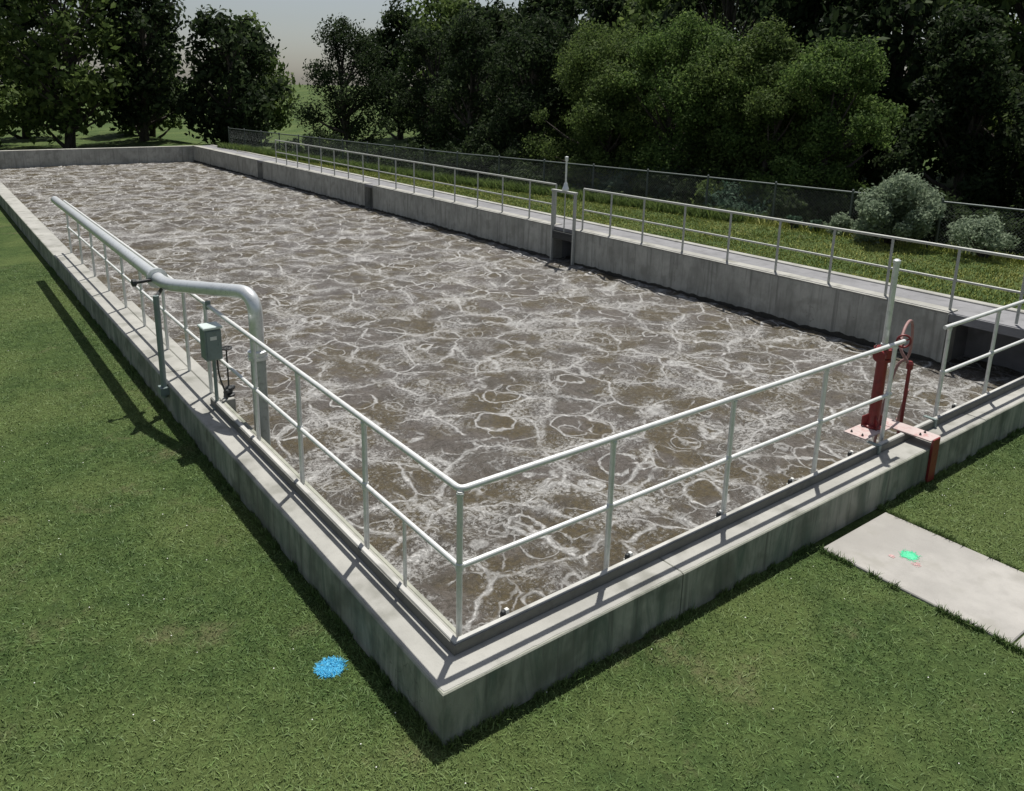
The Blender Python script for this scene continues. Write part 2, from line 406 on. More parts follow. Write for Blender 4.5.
# ------------------------------------------------------------------ the water
xf = np.arange(.38, 12.9, .055); yf = np.concatenate([np.arange(.3, 12, .055), np.arange(12, YE+.1, .14)])
X, Y = np.meshgrid(xf, yf)
def vnoise(X, Y, s, seed):
    r = np.random.default_rng(seed); out = np.zeros_like(X)
    for k in range(10):
        a = r.uniform(0, 2*np.pi); f = s*r.uniform(.6, 1.7); ph = r.uniform(0, 6.28)
        out += np.sin((X*np.cos(a)+Y*np.sin(a))*f+ph+1.3*np.sin(X*f*.37+Y*f*.29+ph*2))
    return out/3.2
Zw = WZ+.020*vnoise(X, Y, 3.2, 1)+.017*vnoise(X, Y, 8, 2)+.009*vnoise(X, Y, 19, 3)+.004*vnoise(X, Y, 42, 4)
V = np.stack([X.ravel(), Y.ravel(), Zw.ravel()], 1); nx = len(xf); ny = len(yf)
I = (np.arange(ny-1)[:, None]*nx+np.arange(nx-1)[None]).ravel()[:, None]
tag(npmesh('water', V, np.concatenate([I, I+1, I+nx+1, I+nx], 1), M['water'], smooth=True), 'churning brown water under a net of pale foam', None, kind='structure')

# ------------------------------------------------------------------ the tank
tank = empty('aeration_tank', (0,0,0), 'long open concrete tank full of foaming brown water', 'tank')
def sweepL(mb, prof, x1, y1):      # closed profile (u, z) mitred round the near corner
    n = len(prof)
    vs = [(u, y1, z) for u, z in prof]+[(u, u, z) for u, z in prof]+[(x1, u, z) for u, z in prof]
    fs = [tuple(range(n)), tuple(2*n+k for k in range(n-1,-1,-1))]
    for s in (0, 1):
        for k in range(n):
            k2 = (k+1) % n; fs.append((s*n+k, (s+1)*n+k, (s+1)*n+k2, s*n+k2))
    mb.add(vs, fs)
def straight(mb, prof, axis, a, b, off=0.0):
    n = len(prof)
    P = (lambda u, z, w: (w, u+off, z)) if axis == 'x' else (lambda u, z, w: (u+off, w, z))
    vs = [P(u, z, a) for u, z in prof]+[P(u, z, b) for u, z in prof]
    fs = [tuple(range(n)), tuple(n+k for k in range(n-1,-1,-1))]+[(k, n+k, n+(k+1) % n, (k+1) % n) for k in range(n)]
    mb.add(vs, fs)
W = .375
prof = [(0,-2.0),(0,-.055),(.0,-.009),(.008,0),(W-.01,0),(W,-.01),(W,-2.0)]
b = MB(); sweepL(b, prof, 2.165, 6.6)
straight(b, prof, 'x', 2.172, 7.3, -.004); straight(b, prof, 'x', 7.312, 12.07)
for a, c in ((6.612, 13.2),(13.212, 19.8),(19.812, 26.4),(26.412, 33),(33.012, 39.6),(39.612, YE+.4)): straight(b, prof, 'y', a, c)
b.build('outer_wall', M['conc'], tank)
b = MB(); i = [(u*.9+.02, z*.98-.03) for u, z in prof]
for q in (2.163, 7.298): b = MB(); straight(b, i, 'x', q, q+.012); b.build('expansion_joint', M['joint'], tank)
for q in (6.598, 13.198, 19.798, 26.398, 32.998, 39.598): b = MB(); straight(b, i, 'y', q, q+.016); b.build('expansion_joint', M['joint'], tank)
# coping skim: light worn top surfaces sit 3 mm proud
b = MB()
def worn(axis, a, c, mit=False):      # thin worn skin with a ragged outer edge
    n = max(2, int((c-a)/.035)); rows = []
    for k in range(n+1):
        w_ = a+(c-a)*k/n
        e = .013+.011*noise.noise((w_*5, 3 if axis == 'x' else 9, 0))+.007*noise.noise((w_*23, 1, 4)); e = max(e, .002)
        zz = .003+.0015*noise.noise((w_*9, 2, 2))
        rr_ = [(e, -.002), (e+.004, zz), (W-.012, .003), (W-.012, -.01)]
        rows.append([((max(w_, u_) if mit else w_), u_, z_) if axis == 'x' else (u_, (max(w_, u_) if mit else w_), z_) for u_, z_ in rr_])
    vs = [p for q in rows for p in q]; fs = [tuple(range(4)), tuple(n*4+k for k in (3,2,1,0))]
    for k in range(n):
        for m_ in range(4): m2 = (m_+1) % 4; fs.append((k*4+m_, (k+1)*4+m_, (k+1)*4+m2, k*4+m2))
    b.add(vs, fs)
worn('x', 0.012, 2.164, True); worn('x', 2.178, 7.298); worn('x', 7.314, 12.07)
worn('y', 0.012, 6.598, True)
for a, c in ((6.614, 13.198),(13.214, 19.798),(19.814, 33),(33.01, YE+.4)): worn('y', a, c)
b.build('coping', M['cope'], tank)
# raised curb inside the coping
b = MB()
pr1 = [(.25,.004),(.25,.080),(.255,.086),(.288,.086),(.292,.082),(.292,.004)]
n = len(pr1); y1 = 5.28
vs = [(u, y1, z) for u, z in pr1]+[(u, u, z) for u, z in pr1]+[(12.06, u, z) for u, z in pr1]
fs = [tuple(range(n)), tuple(2*n+k for k in range(n-1,-1,-1))]
for s_ in (0, 1):
    for k in range(n): k2 = (k+1) % n; fs.append((s_*n+k, (s_+1)*n+k, (s_+1)*n+k2, s_*n+k2))
b.add(vs, fs); b.build('curb', M['curb'], tank)
b = MB(); b.box(.2385, .2470, .2385, y1, .004, .078); b.box(.2475, 12.06, .2385, .2470, .004, .078); b.build('curb_shade_plate', M['curb_shade'], tank)  # thin plate added to darken the curb's shaded face
b = MB(); b.box(W+.002, .53, 5.3, 10.5, -.28, .002, .008); b.build('platform', M['cope'], tank)
b = MB(); b.box(W+.002, .415, W+.01, 5.29, -.5, -.012, .006); b.build('inner_ledge', M['conc'], tank)
# far wall with the openings to side channels
opens = [(.95, 2.38), (11.82, 12.66), (23.0, 23.66), (34.4, 35.1)]
b = MB(); y = W
pf = [(0,-2.0),(0,-.012),(.012,0),(.38,0),(.38,-2.0)]
for a, c in opens+[(YE, YE)]:
    yy = y
    while yy < a-.01:
        e = min(a, yy+7.2) if a-yy < 9 else yy+7.2
        straight(b, pf, 'y', yy, e-.008 if e < a-.01 else e, FX); yy = e
    y = c
b.box(W, FX+.38, YE, YE+.4, -2, 0)
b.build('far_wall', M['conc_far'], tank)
rs = random.Random(4); b = MB(); yy = W
for a, c in opens+[(YE, YE)]:
    n_ = max(2, int((a-yy)/.06)); vs = []
    for k in range(n_+1):
        y_ = yy+(a-yy)*k/n_; h_ = .075+.04*noise.noise((y_*1.1, 0, 5))+.045*noise.noise((y_*6, 3, 5))+.012*rs.random()
        vs += [(FX-.003, y_, WZ-.2), (FX-.003, y_, WZ+h_), (FX+.01, y_, WZ+h_), (FX+.01, y_, WZ-.2)]
    fs = [(3,2,1,0), tuple(n_*4+k for k in range(4))]
    for k in range(n_):
        for m_ in range(4): m2 = (m_+1) % 4; fs.append((k*4+m_, k*4+m2, (k+1)*4+m2, (k+1)*4+m_))
    b.add(vs, fs); yy = c
b.build('scum_line', M['scum'], tank)
b = MB()
for a, c in opens:
    d = .09 if a > 1 else .14
    b.box(FX+.01, 12.10, a+.004, c-.004, -d, .006)          # deck bridging the opening
    b.box(FX+.384, 12.8, a-.20, a-.004, -2, -.06); b.box(FX+.384, 12.8, c+.004, c+.20, -2, -.06)
    b.box(12.55, 12.8, a-.003, c+.003, -2, -.06)
    b.build('channel_wall', M['walk'], tank); b = MB()
# thin light lip along the top edge of the far wall
b = MB(); yy = W
for a, c in opens+[(YE, YE)]:
    b.box(FX-.012, FX+.36, yy+.01, a-.004, .0025, .022, .004); yy = c
b.build('far_coping', M['cope'], tank)
b = MB(); b.box(12.054, 12.84, -3.0, YE+.4, -.06, -.016); tag(b.build('walkway', M['walk']), 'grey concrete walkway behind the far wall', None, kind='structure')
b = MB(); b.box(12.842, 13.03, -3.0, YE+.4, -.2, .012, .01); tag(b.build('kerb', M['cope']), 'pale kerb between walkway and bank', None, kind='structure')
# path slab
b = MB(); b.box(3.94, 5.03, -1.62, -.10, G-.1, G+.022, .008); b.box(3.94, 5.03, -3.2, -1.635, G-.1, G+.02, .008); b.box(3.94, 5.03, -6.5, -3.215, G-.1, G+.021, .008)
tag(b.build('path', M['slab']), 'pale concrete path meeting the near wall', None, kind='structure')

# ------------------------------------------------------------------ handrails
D = .353; RR = .0215; HT = 1.10; HM = .55
def foot(b, x, y, z, s=.045):
    b.box(x-s, x+s, y-s, y+s, z, z+.012, .002)
def posts(root, pts, zb, zt, mat, r=RR, plate=False):
    for (x, y) in pts:
        q = MB(); q.tube([(x, y, zb+.004), (x, y, zt-.012)], r, 10)
        if plate: q.box(x-.03, x+.03, y-.021, y+.021, zb+.002, zb+.014, .002)
        if zt > 1.05 and mat is M['rail']:
            for zz in (HM,): q.lathe((x, y, zz-.030), [(r+.001,0),(r+.006,.006),(r+.006,.054),(r+.001,.060)], 12)
            q.lathe((x, y, zt-.048), [(r+.001,0),(r+.004,.004),(r+.005,.026)], 12)
        q.build('post', mat, root)
rail = empty('handrail', (D, D, .0), 'silver two bar handrail turning round the near corner of the tank', 'handrail')
b = MB(); b.tube(bend([(D, 15.5, HT), (D, D, HT), (5.86, D, HT)], .05, 6), RR+.001, 14); b.build('top_rail', M['rail'], rail)
b = MB(); b.tube(bend([(D, 15.5, HM), (D, D, HM), (5.74, D, HM)], .03, 5), RR-.002, 14); b.build('mid_rail', M['rail'], rail)
posts(rail, [(D, D)]+[(x, D) for x in (1.70, 3.09, 4.45, 5.69)]+[(D, y) for y in (1.66, 2.93, 4.05)], .0, HT, M['rail'])
posts(rail, [(D, y) for y in (5.62, 6.52, 7.55, 8.85, 10.1, 11.4, 12.7, 14.0, 15.3)], .0, HT, M['rail'])
posts(rail, [(D, 1.06)], .0, HM, M['rail'], .014)
b = MB(); b.tube([(D, 5.50, 1.06), (D, 5.50, 1.155)], .03, 10); b.build('rail_cap', M['box'], rail)
r2 = empty('handrail', (9.0, D, .0), 'silver two bar handrail right of the red valve stand', 'handrail')
b = MB(); b.tube([(6.74, D, HT), (11.85, D, HT)], RR+.001, 12); b.build('top_rail', M['rail'], r2)
b = MB(); b.tube([(6.86, D, HM), (11.85, D, HM)], RR-.002, 12); b.build('mid_rail', M['rail'], r2)
posts(r2, [(x, D) for x in (6.86, 8.1, 9.4, 10.7, 11.84)], .0, HT, M['rail'])
def far_rail(ys, label, loc):
    r = empty('handrail', loc, label, 'handrail')
    x = 11.90; a, c = ys[0], ys[-1]
    for z, nm in ((1.09, 'top_rail'), (.54, 'mid_rail')):
        b = MB(); b.tube([(x, a, z), (x, c, z)], .026 if z > 1 else .021, 8); b.build(nm, M['rail_far'], r)
    posts(r, [(x, y) for y in ys], .022, 1.09, M['rail_far'], .024)
far_rail([.45, 1.45, 2.47, 3.6, 4.72, 5.9, 7.1, 8.35, 9.6, 10.7, 11.72], 'grey handrail on the far wall right of the slide gate', (11.9, 7, .02))
far_rail([12.82]+[13.95+1.28*k for k in range(16)], 'grey handrail on the far wall left of the slide gate', (11.9, 20, .02))

# clips on the inner edge of the curb
for k, (x, y, s) in enumerate([(.706, .325, 1), (1.905, .325, 1), (3.0, .325, 1), (4.03, .325, 1), (5.04, .325, 1), (7.24, .325, 1)]):
    lab = ['curb clip nearest the corner post', 'curb clip right of the first post past the corner', 'curb clip left of the second post past the corner',
           'curb clip before the third post past the corner', 'curb clip left of the red valve stand', 'curb clip right of the red valve stand'][k]
    e = empty('curb_clip', (x, y, .004), 'small white '+lab, 'clip', 'white clips along the curb')
    b = MB(); b.box(x-.03, x+.04, y-.022, y+.022, .004, .05, .002); b.box(x+.006, x+.034, y-.014, y+.014, .052, .100, .003); b.build('clip_plate', M['white'], e)
    b = MB(); b.lathe((x-.012, y, .052), [(.019,0),(.019,.026),(.014,.042),(.006,.046)], 12); b.build('bolt', M['steel_dark'], e)

# ------------------------------------------------------------------ air pipe over the rail
px, py = .605, 4.66
pp = empty('air_pipe', (px, py, WZ), 'fat galvanised air pipe bending over the handrail into the water', 'pipe')
path = bend([(px, py, .72), (px, py, 1.40), (.12, 6.35, 1.20), (.12, 15.0, 1.20)], .26, 12)
b = MB(); b.tube(path, .077, 20); b.build('upper_pipe', M['pipe'], pp)
b = MB(); b.tube([(px, py, -1.6), (px, py, .70)], .082, 20); b.build('drop_leg', M['pipe_low'], pp)
b = MB(); b.lathe((px, py, .655), [(.088,0),(.108,.008),(.108,.045),(.10,.05),(.10,.06),(.108,.065),(.108,.10),(.086,.108)], 22); b.build('coupling', M['pipe'], pp)
b = MB(); b.lathe((.12, 6.75, 1.20), [(.083,0),(.125,.002),(.125,.03),(.122,.032),(.125,.034),(.125,.062),(.083,.064)], 22, (0,1,0)); b.build('flange', M['pipe'], pp)
b = MB(); b.tube([(-.16, 6.74, 1.18), (.04, 6.74, 1.19)], .022, 8); b.lathe((-.19, 6.74, 1.18), [(.03,0),(.05,.01),(.05,.05),(.03,.06)], 12, (1,0,0)); b.build('valve_lever', M['steel_dark'], pp)
# stand under it at the edge of the wall
st = empty('pipe_stand', (-.042, 6.2, -.16), 'grey post standing against the wall edge under the pipe elbow', 'stand')
b = MB(); b.tube([(-.042, 6.2, -.16), (-.042, 6.2, 1.12)], .036, 12); b.build('post', M['box'], st)
b = MB(); b.box(-.10, -.002, 6.13, 6.27, -.12, -.02, .004); b.build('base_plate', M['box'], st)
b = MB(); b.tube([(-.042, 6.2, 1.10), (.06, 6.42, 1.11), (.13, 6.6, 1.112)], .022, 8)
b.build('saddle', M['steel_dark'], st)

# electrical box on a conduit
bx = empty('junction_box', (.25, 5.12, 0), 'grey-green junction box with pale lid on a thin conduit', 'junction box')
b = MB(); b.box(.155, .335, 5.02, 5.20, .60, .955, .012); b.build('enclosure', M['box'], bx)
b = MB(); b.box(.140, .350, 5.005, 5.215, .957, .99, .008); b.build('lid', M['boxtop'], bx)
b = MB(); b.box(.172, .318, 5.010, 5.0185, .62, .94, .003); b.box(.295, .310, 5.002, 5.0095, .76, .80, .002); b.build('door', M['box'], bx)
b = MB(); b.box(.21, .28, 5.0065, 5.0095, .84, .88); b.build('label_plate', M['white'], bx)
b = MB(); b.tube([(.27, 5.13, .012), (.27, 5.13, .60)], .020, 10); b.box(.22,.32,5.08,5.18,.0035,.014,.002); b.build('conduit', M['box'], bx)
b = MB(); b.tube(bend([(.31, 5.15, .60), (.33, 5.2, .35), (.42, 5.3, .10), (.47, 5.35, -.1)], .12), .010, 8); b.build('cable', M['steel_dark'], bx)
# small dark hand valve on the platform
hv = empty('hand_valve', (.50, 5.42, 0), 'small black valve with tall stem beside the junction box', 'valve')
b = MB(); b.lathe((.50, 5.42, .003), [(.065,0),(.065,.02),(.035,.03),(.045,.06),(.045,.10),(.022,.12)], 16); b.tube([(.44, 5.36, .07), (.57, 5.49, .07)], .030, 12); b.build('valve_body', M['steel_dark'], hv)
b = MB(); b.tube([(.50, 5.42, .12), (.50, 5.42, .58)], .010, 8); b.build('stem', M['steel_dark'], hv)
b = MB(); b.tube([(.50+.062*math.cos(a), 5.42+.062*math.sin(a), .59) for a in [2*math.pi*k/20 for k in range(20)]], .009, 8, closed=True)
for a in (0, R(60), R(120)): b.tube([(.50-.06*math.cos(a), 5.42-.06*math.sin(a), .59), (.50+.06*math.cos(a), 5.42+.06*math.sin(a), .59)], .006, 6)
b.build('handwheel', M['steel_dark'], hv)

# ------------------------------------------------------------------ red valve stand on the right
vx, vy = 5.83, .53
vs_ = empty('valve_stand', (vx, vy, .08), 'dark red valve stand with clear tall stem cover bolted over the curb', 'valve stand')
b = MB(); b.lathe((vx, vy, .10), [(.10,0),(.10,.02),(.066,.035),(.060,.05),(.055,.70),(.058,.74),(.085,.745),(.085,.775),(.05,.78)], 18)
for a in (45, 135, 225, 315):
    ca, sa = math.cos(R(a)), math.sin(R(a))
    b.obox((vx+ca*.085, vy+sa*.085, .17), (ca*.035, sa*.035, -.02), (-sa*.006, ca*.006, 0), (ca*-.0, 0, .055))
b.build('pedestal', M['red'], vs_)
b = MB(); b.lathe((vx, vy, .882), [(.075,0),(.098,.012),(.098,.105),(.07,.1055),(.045,.13)], 18)
b.lathe((vx, vy, .93), [(.038,-.17),(.062,-.165),(.062,-.12),(.05,-.11),(.05,.10),(.062,.105),(.062,.13),(.02,.14)], 14, (.97,.22,0)); b.build('gearbox', M['red'], vs_)
b = MB(); b.lathe((vx, vy, 1.012), [(.040,0),(.040,.02),(.030,.025),(.030,.88),(.038,.882),(.038,.91),(.018,.925)], 16); b.build('stem_cover', M['pipe'], vs_)
# handwheel: loop facing the tank
for k in range(8):
    a = 2*math.pi*k/8; q_ = MB(); q_.lathe((vx+.086*math.cos(a), vy+.086*math.sin(a), .989), [(.010,0),(.010,.010),(.005,.012)], 6); q_.build('bolt', M['steel_dark'], vs_)
hc = Vector((vx+.62, vy+.10, .92)); b = MB()
b.tube([(vx+.10, vy+.02, .93), tuple(hc)], .014, 8)
b.build('input_shaft', M['red'], vs_)
b = MB(); ax = Vector((.75,.66,0)).normalized(); u = ax.cross(Vector((0,0,1))).normalized(); w = Vector((0,0,1))
b.tube([hc+(u*math.cos(a)+w*math.sin(a))*.070 for a in [2*math.pi*k/24 for k in range(24)]], .012, 8, closed=True)
for k in range(3):
    a = 2*math.pi*k/3+.5; b.tube([hc, hc+(u*math.cos(a)+w*math.sin(a))*.066], .008, 6)
b.build('handwheel', M['red'], vs_)
b = MB(); b.box(5.45, 6.0, .40, .64, .082, .098, .003); b.box(5.96, 6.18, -.018, .62, .0885, .104, .003)
b.build('base_plate', M['red_faded_lit'], vs_)
b = MB(); b.box(6.0, 6.14, -.032, -.008, G+.01, .103, .003); b.build('wall_strap', M['red'], vs_)  # same bracket as the pale plate; its shaded drop gets the darker red
for x_, y_ in ((5.50,.46),(5.50,.58),(5.90,.60),(6.02,.12),(6.12,.12)):
    b = MB(); b.lathe((x_, y_, .099 if x_ < 6 else .105), [(.013,0),(.013,.012),(.007,.014),(.007,.024)], 6); b.build('anchor_bolt', M['steel_dark'], vs_)
# two clamps straddling the curb
for k, (x_, lab) in enumerate(((6.60, 'green-grey clamp over the curb right of the red plate'), (5.42, 'grey clamp over the curb left of the red plate'))):
    b = MB(); b.box(x_-.022, x_+.022, .222, .248, .004, .10, .003); b.box(x_-.022, x_+.022, .225, .36, .0885, .102, .003)
    tag(b.build('curb_clamp', M['box']), lab, 'clamp', 'clamps over the curb')
# pale red hose beyond the wheel, arching above the water
hs = [(6.60,.70,.62),(6.60,.72,.78),(6.78,.80,.93),(7.0,.86,1.0),(7.22,.92,.93),(7.34,.95,.70),(7.42,1.0,.45),(7.40,1.1,.30)]
def smooth_path(P, n=6):
    P = [Vector(p) for p in P]; out = []
    for i in range(len(P)-1):
        p0, p1, p2, p3 = P[max(i-1,0)], P[i], P[i+1], P[min(i+2,len(P)-1)]
        for k in range(n):
            t_ = k/n; out.append(.5*((2*p1)+(-p0+p2)*t_+(2*p0-5*p1+4*p2-p3)*t_*t_+(-p0+3*p1-3*p2+p3)*t_**3))
    out.append(P[-1]); return out
h_ = empty('water_hydrant', (6.66, .62, WZ), 'red standpipe with pale red hose looping beside the valve stand', 'standpipe')
b = MB(); b.tube([(6.66,.62,-1.3),(6.66,.62,.58)], .020, 12); b.lathe((6.66,.62,.55), [(.022,0),(.036,.01),(.036,.07),(.02,.10)], 14); b.build('standpipe', M['red'], h_)
b = MB(); b.tube(smooth_path([(6.66,.62,.60)]+hs[1:]+[(7.42,1.2,-.2),(7.4,1.25,-.95)]), .017, 10); b.build('hose', M['hose'], h_)
b = MB(); b.tube(smooth_path([(6.70,.62,.30),(6.78,.68,.10),(6.95,.78,-.12),(7.2,.9,-.30),(7.5,1.05,-.42),(7.8,1.15,-.70),(7.9,1.2,-1.0)]), .017, 10); b.build('hose', M['hose'], h_)

# ------------------------------------------------------------------ slide gate on the far wall
gate = empty('slide_gate', (11.62, 12.13, -.9), 'grey slide gate frame with tall lifting stem in the far wall gap', 'slide gate')
for y_ in (11.74, 12.60):
    b = MB(); b.box(11.585, 11.655, y_-.028, y_+.028, -1.6, .95, .005); b.build('frame_post', M['rail_far'], gate)
b = MB(); b.box(11.57, 11.668, 11.69, 12.65, .953, 1.01, .006); b.build('crosshead', M['rail_far'], gate)
b = MB(); b.box(11.60, 11.645, 11.78, 12.56, -.30, -.16, .004); b.box(11.60, 11.645, 11.78, 12.56, -.155, -.10, .004); b.build('gate_blade', M['steel_dark'], gate)
b = MB(); b.lathe((11.62, 12.13, 1.012), [(.09,0),(.09,.05),(.06,.14),(.05,.20),(.03,.22)], 14); b.build('lifting_gear', M['pipe'], gate)
b = MB(); b.lathe((11.62, 12.13, 1.235), [(.028,0),(.028,.55),(.05,.56),(.05,.66),(.018,.67)], 10); b.build('stem_cover', M['pipe'], gate)
b = MB(); b.tube([(11.62,12.13,-.1),(11.62,12.13,1.0)], .016, 8); b.build('stem', M['rail_far'], gate)

# ------------------------------------------------------------------ paint marks
def blob(name, x, y, z, r, mat, th, seed, ell=1.0, n=36):
    rr = random.Random(seed); ph = [rr.uniform(0, 6.28) for _ in range(4)]
    ring = [r*(1+.07*math.sin(2*a+ph[0])+.06*math.sin(3*a+ph[1])+.04*math.sin(7*a+ph[2])+.03*math.sin(11*a+ph[3])) for a in [2*math.pi*k/n for k in range(n)]]
    vs = []
    for s_, zz in ((1, 0), (.97, th*.8), (.8, th)):
        vs += [(x+ring[k]*s_*math.cos(2*math.pi*k/n), y+ring[k]*s_*ell*math.sin(2*math.pi*k/n), z+zz) for k in range(n)]
    fs = [tuple(range(n-1,-1,-1)), tuple(2*n+k for k in range(n))]
    for j in (0, 1):
        for k in range(n): k2 = (k+1) % n; fs.append((j*n+k, j*n+k2, (j+1)*n+k2, (j+1)*n+k))
    b = MB(); b.add(vs, fs); return b.build(name, mat)
# sprayed on the grass: the blades themselves are blue, thinning out at the rim
n_ = 5200; rr_ = .112*np.sqrt(rng.random(n_)); an_ = rng.uniform(0, 2*np.pi, n_); k_ = rng.random(n_) < np.clip((.112-rr_)/.05, 0, 1)
rr_ = rr_[k_]; an_ = an_[k_]; bxs = -.272+rr_*np.cos(an_); bys = 1.028+rr_*np.sin(an_)*.95
_o = blades('paint_mark', len(bxs), lambda n: (bxs, bys), .006, .014, .0048, M['blue'], 'x', 1.0)
del _o['kind']; tag(_o, 'bright blue round paint mark on the grass left of the corner', 'paint mark')
def spray(x, y, r, mat, seed, core, drops, spread):
    rr = random.Random(seed); b = MB(); z = G+.0225
    def disc(cx, cy, q, z):
        n = 9; ph = rr.uniform(0, 6); vs = [(cx+q*rr.uniform(.75, 1.15)*math.cos(ph+2*math.pi*k/n), cy+q*rr.uniform(.75, 1.15)*math.sin(ph+2*math.pi*k/n), z) for k in range(n)]
        vs += [(v[0], v[1], z+.0006) for v in vs]
        b.add(vs, [tuple(range(n-1,-1,-1)), tuple(n+k for k in range(n))]+[(k, (k+1) % n, n+(k+1) % n, n+k) for k in range(n)])
    for k in range(core): 
        a = rr.uniform(0, 6.28); q = r*math.sqrt(rr.random())*.8; disc(x+q*math.cos(a), y+q*math.sin(a)*.9, r*rr.uniform(.14, .3), z+.00002*k)
    for k in range(drops):
        a = rr.uniform(0, 6.28); q = r*(.7+abs(rr.gauss(0, spread))) if core else r*1.3*rr.random(); disc(x+q*math.cos(a), y+q*math.sin(a)*.9, rr.uniform(.0015, .0045), z+.0016+.000004*k)
    return b.build('paint_mark', mat)
tag(spray(4.468, -.612, .078, M['green'], 5, 60, 260, .28), 'bright green round paint mark on the pale concrete path', 'paint mark')
for k, (x_, y_, r_) in enumerate([(4.325, -.53, .022), (4.38, -.715, .035)]):
    tag(spray(x_, y_, r_, M['pink'], 9+k, 0, 110, .5), ['faint pink paint speck on the path nearer the tank wall', 'faint pink paint smudge on the path below the green mark'][k], 'paint mark')

# ------------------------------------------------------------------ chain link fence (real wires)
fe = empty('chain_link_fence', (18.5, 12, -.6), 'grey chain link fence with top rail in front of the trees', 'fence')
def fxy(y): return float(fxn(y))
ZT = 1.0; bay = 2.25; ypos = [10.37+bay*k for k in range(-7, 17)]
b = MB(); b.tube([(fxy(y), y, ZT+.01*(y-8)*.0) for y in ypos], .026, 8); b.build('top_rail', M['wire'], fe)
for y in ypos:
    b = MB(); zb = float(gh(fxy(y), y)); b.tube([(fxy(y), y, zb-.1), (fxy(y), y, ZT+.04)], .032, 8); b.lathe((fxy(y), y, ZT+.03), [(.036,0),(.036,.03),(.01,.06)], 8); b.build('post', M['wire'], fe)
Vw = []; Fw = []; Hh = 1.75; pit = .085; y0, y1 = ypos[0], ypos[-1]
def wire(pa, pb, r=.0022):
    i = len(Vw)
    for p in (pa, pb):
        x = fxy(p[0]); Vw.extend([(x-r, p[0]-r, p[1]), (x+r, p[0]-r, p[1]), (x, p[0]+r, p[1])])
    Fw.extend([(i,i+1,i+4,i+3), (i+1,i+2,i+5,i+4), (i+2,i,i+3,i+5)])
yy = y0-Hh
while yy < y1:
    for s_ in (1, -1):
        a, c = (yy, ZT-Hh), (yy+Hh, ZT)
        if s_ < 0: a, c = (yy+Hh, ZT-Hh), (yy, ZT)
        ta = 0; tb = 1
        for lim, sg in ((y0, 1), (y1, -1)):
            da = sg*(a[0]-lim); db = sg*(c[0]-lim)
            if da < 0 and db < 0: ta = 2
            elif da < 0: ta = max(ta, da/(da-db))
            elif db < 0: tb = min(tb, da/(da-db))
        if ta < tb:
            P = lambda t_: (a[0]+(c[0]-a[0])*t_, a[1]+(c[1]-a[1])*t_)
            K = 3
            for k in range(K): wire(P(ta+(tb-ta)*k/K), P(ta+(tb-ta)*(k+1)/K))
    yy += pit
npmesh('wire_mesh', np.array(Vw), np.array(Fw), M['wire'], fe)

# ------------------------------------------------------------------ trees and shrubs
def crown_mesh(name, cx, cy, lobes, n, size, mat, parent, flat=.75):
    """leaves scattered in the shells of many lobes"""
    L = np.array(lobes); wts = L[:, 3]**2; pick = rng.choice(len(L), n, p=wts/wts.sum())
    d = rng.normal(0, 1, (n, 3)); d /= np.linalg.norm(d, axis=1)[:, None]
    rad = L[pick, 3]*(rng.uniform(.15, 1.15, n)**.6)*(1+.18*np.sin(d[:, 0]*5+pick)*np.cos(d[:, 2]*6+pick*2))
    P = L[pick, :3]+d*rad[:, None]*np.array([1, 1, flat])
    P += .22*L[pick, 3][:, None]*np.sin(P[:, [1,2,0]]*4.3+pick[:, None])+rng.normal(0, .10, (n, 3))*L[pick, 3][:, None]
    nr = d+rng.normal(0, .7, (n, 3)); nr /= np.linalg.norm(nr, axis=1)[:, None]
    a = np.cross(nr, rng.normal(0, 1, (n, 3))); a /= np.linalg.norm(a, axis=1)[:, None]; c = np.cross(nr, a)
    s = (size*rng.uniform(.6, 1.4, n))[:, None]
    V = np.stack([P-a*s, P-c*s*.5, P+a*s, P+c*s*.5+nr*s*.25], 1).reshape(-1, 3)
    F = np.arange(n)[:, None]*4+np.array([0,1,2,3])
    return npmesh(name, V, F, mat, parent)
def tree(x, y, h, r, mat, label, cat='tree', name='tree', n=9000, size=.10, grp='trees behind the fence', low=.12, lean=0.0):
    rr = random.Random(int(x*37+y*91)); z0 = float(gh(x, y))
    t_ = empty(name, (x, y, z0), label, cat, grp)
    b = MB(); pts = []; rad = []
    for k in range(9):
        f = k/8; pts.append((x+lean*f+.25*math.sin(f*4+x), y+.25*math.sin(f*3+y), z0-.2+h*.85*f)); rad.append(.045*h*(1-f)**.8*.6+.015)
    b.tube(pts, rad, 8)
    lobes = []; nl = max(14, int(h*5.5))
    for k in range(nl):
        f = low+(.97-low)*(k+.5)/nl; a = rr.uniform(0, 6.28); q = r*(math.sin(math.pi*min(1, f*.9+.10))**.5)*rr.uniform(.25, .95)
        c = (x+lean*f+q*math.cos(a), y+q*math.sin(a), z0+h*f); lr = r*rr.uniform(.13, .40)
        lobes.append((*c, lr))
        i = min(7, int(f*7)); p0 = pts[i]
        mid_ = [(p0[j]+c[j])/2 for j in range(3)]; mid_[2] -= .15
        b.tube([p0, mid_, c], [rad[i]*.5+.01, rad[i]*.3+.01, .012], 6)
    b.build('trunk', M['bark'], t_)
    crown_mesh('crown', x, y, lobes, n, size, mat, t_)
    return t_
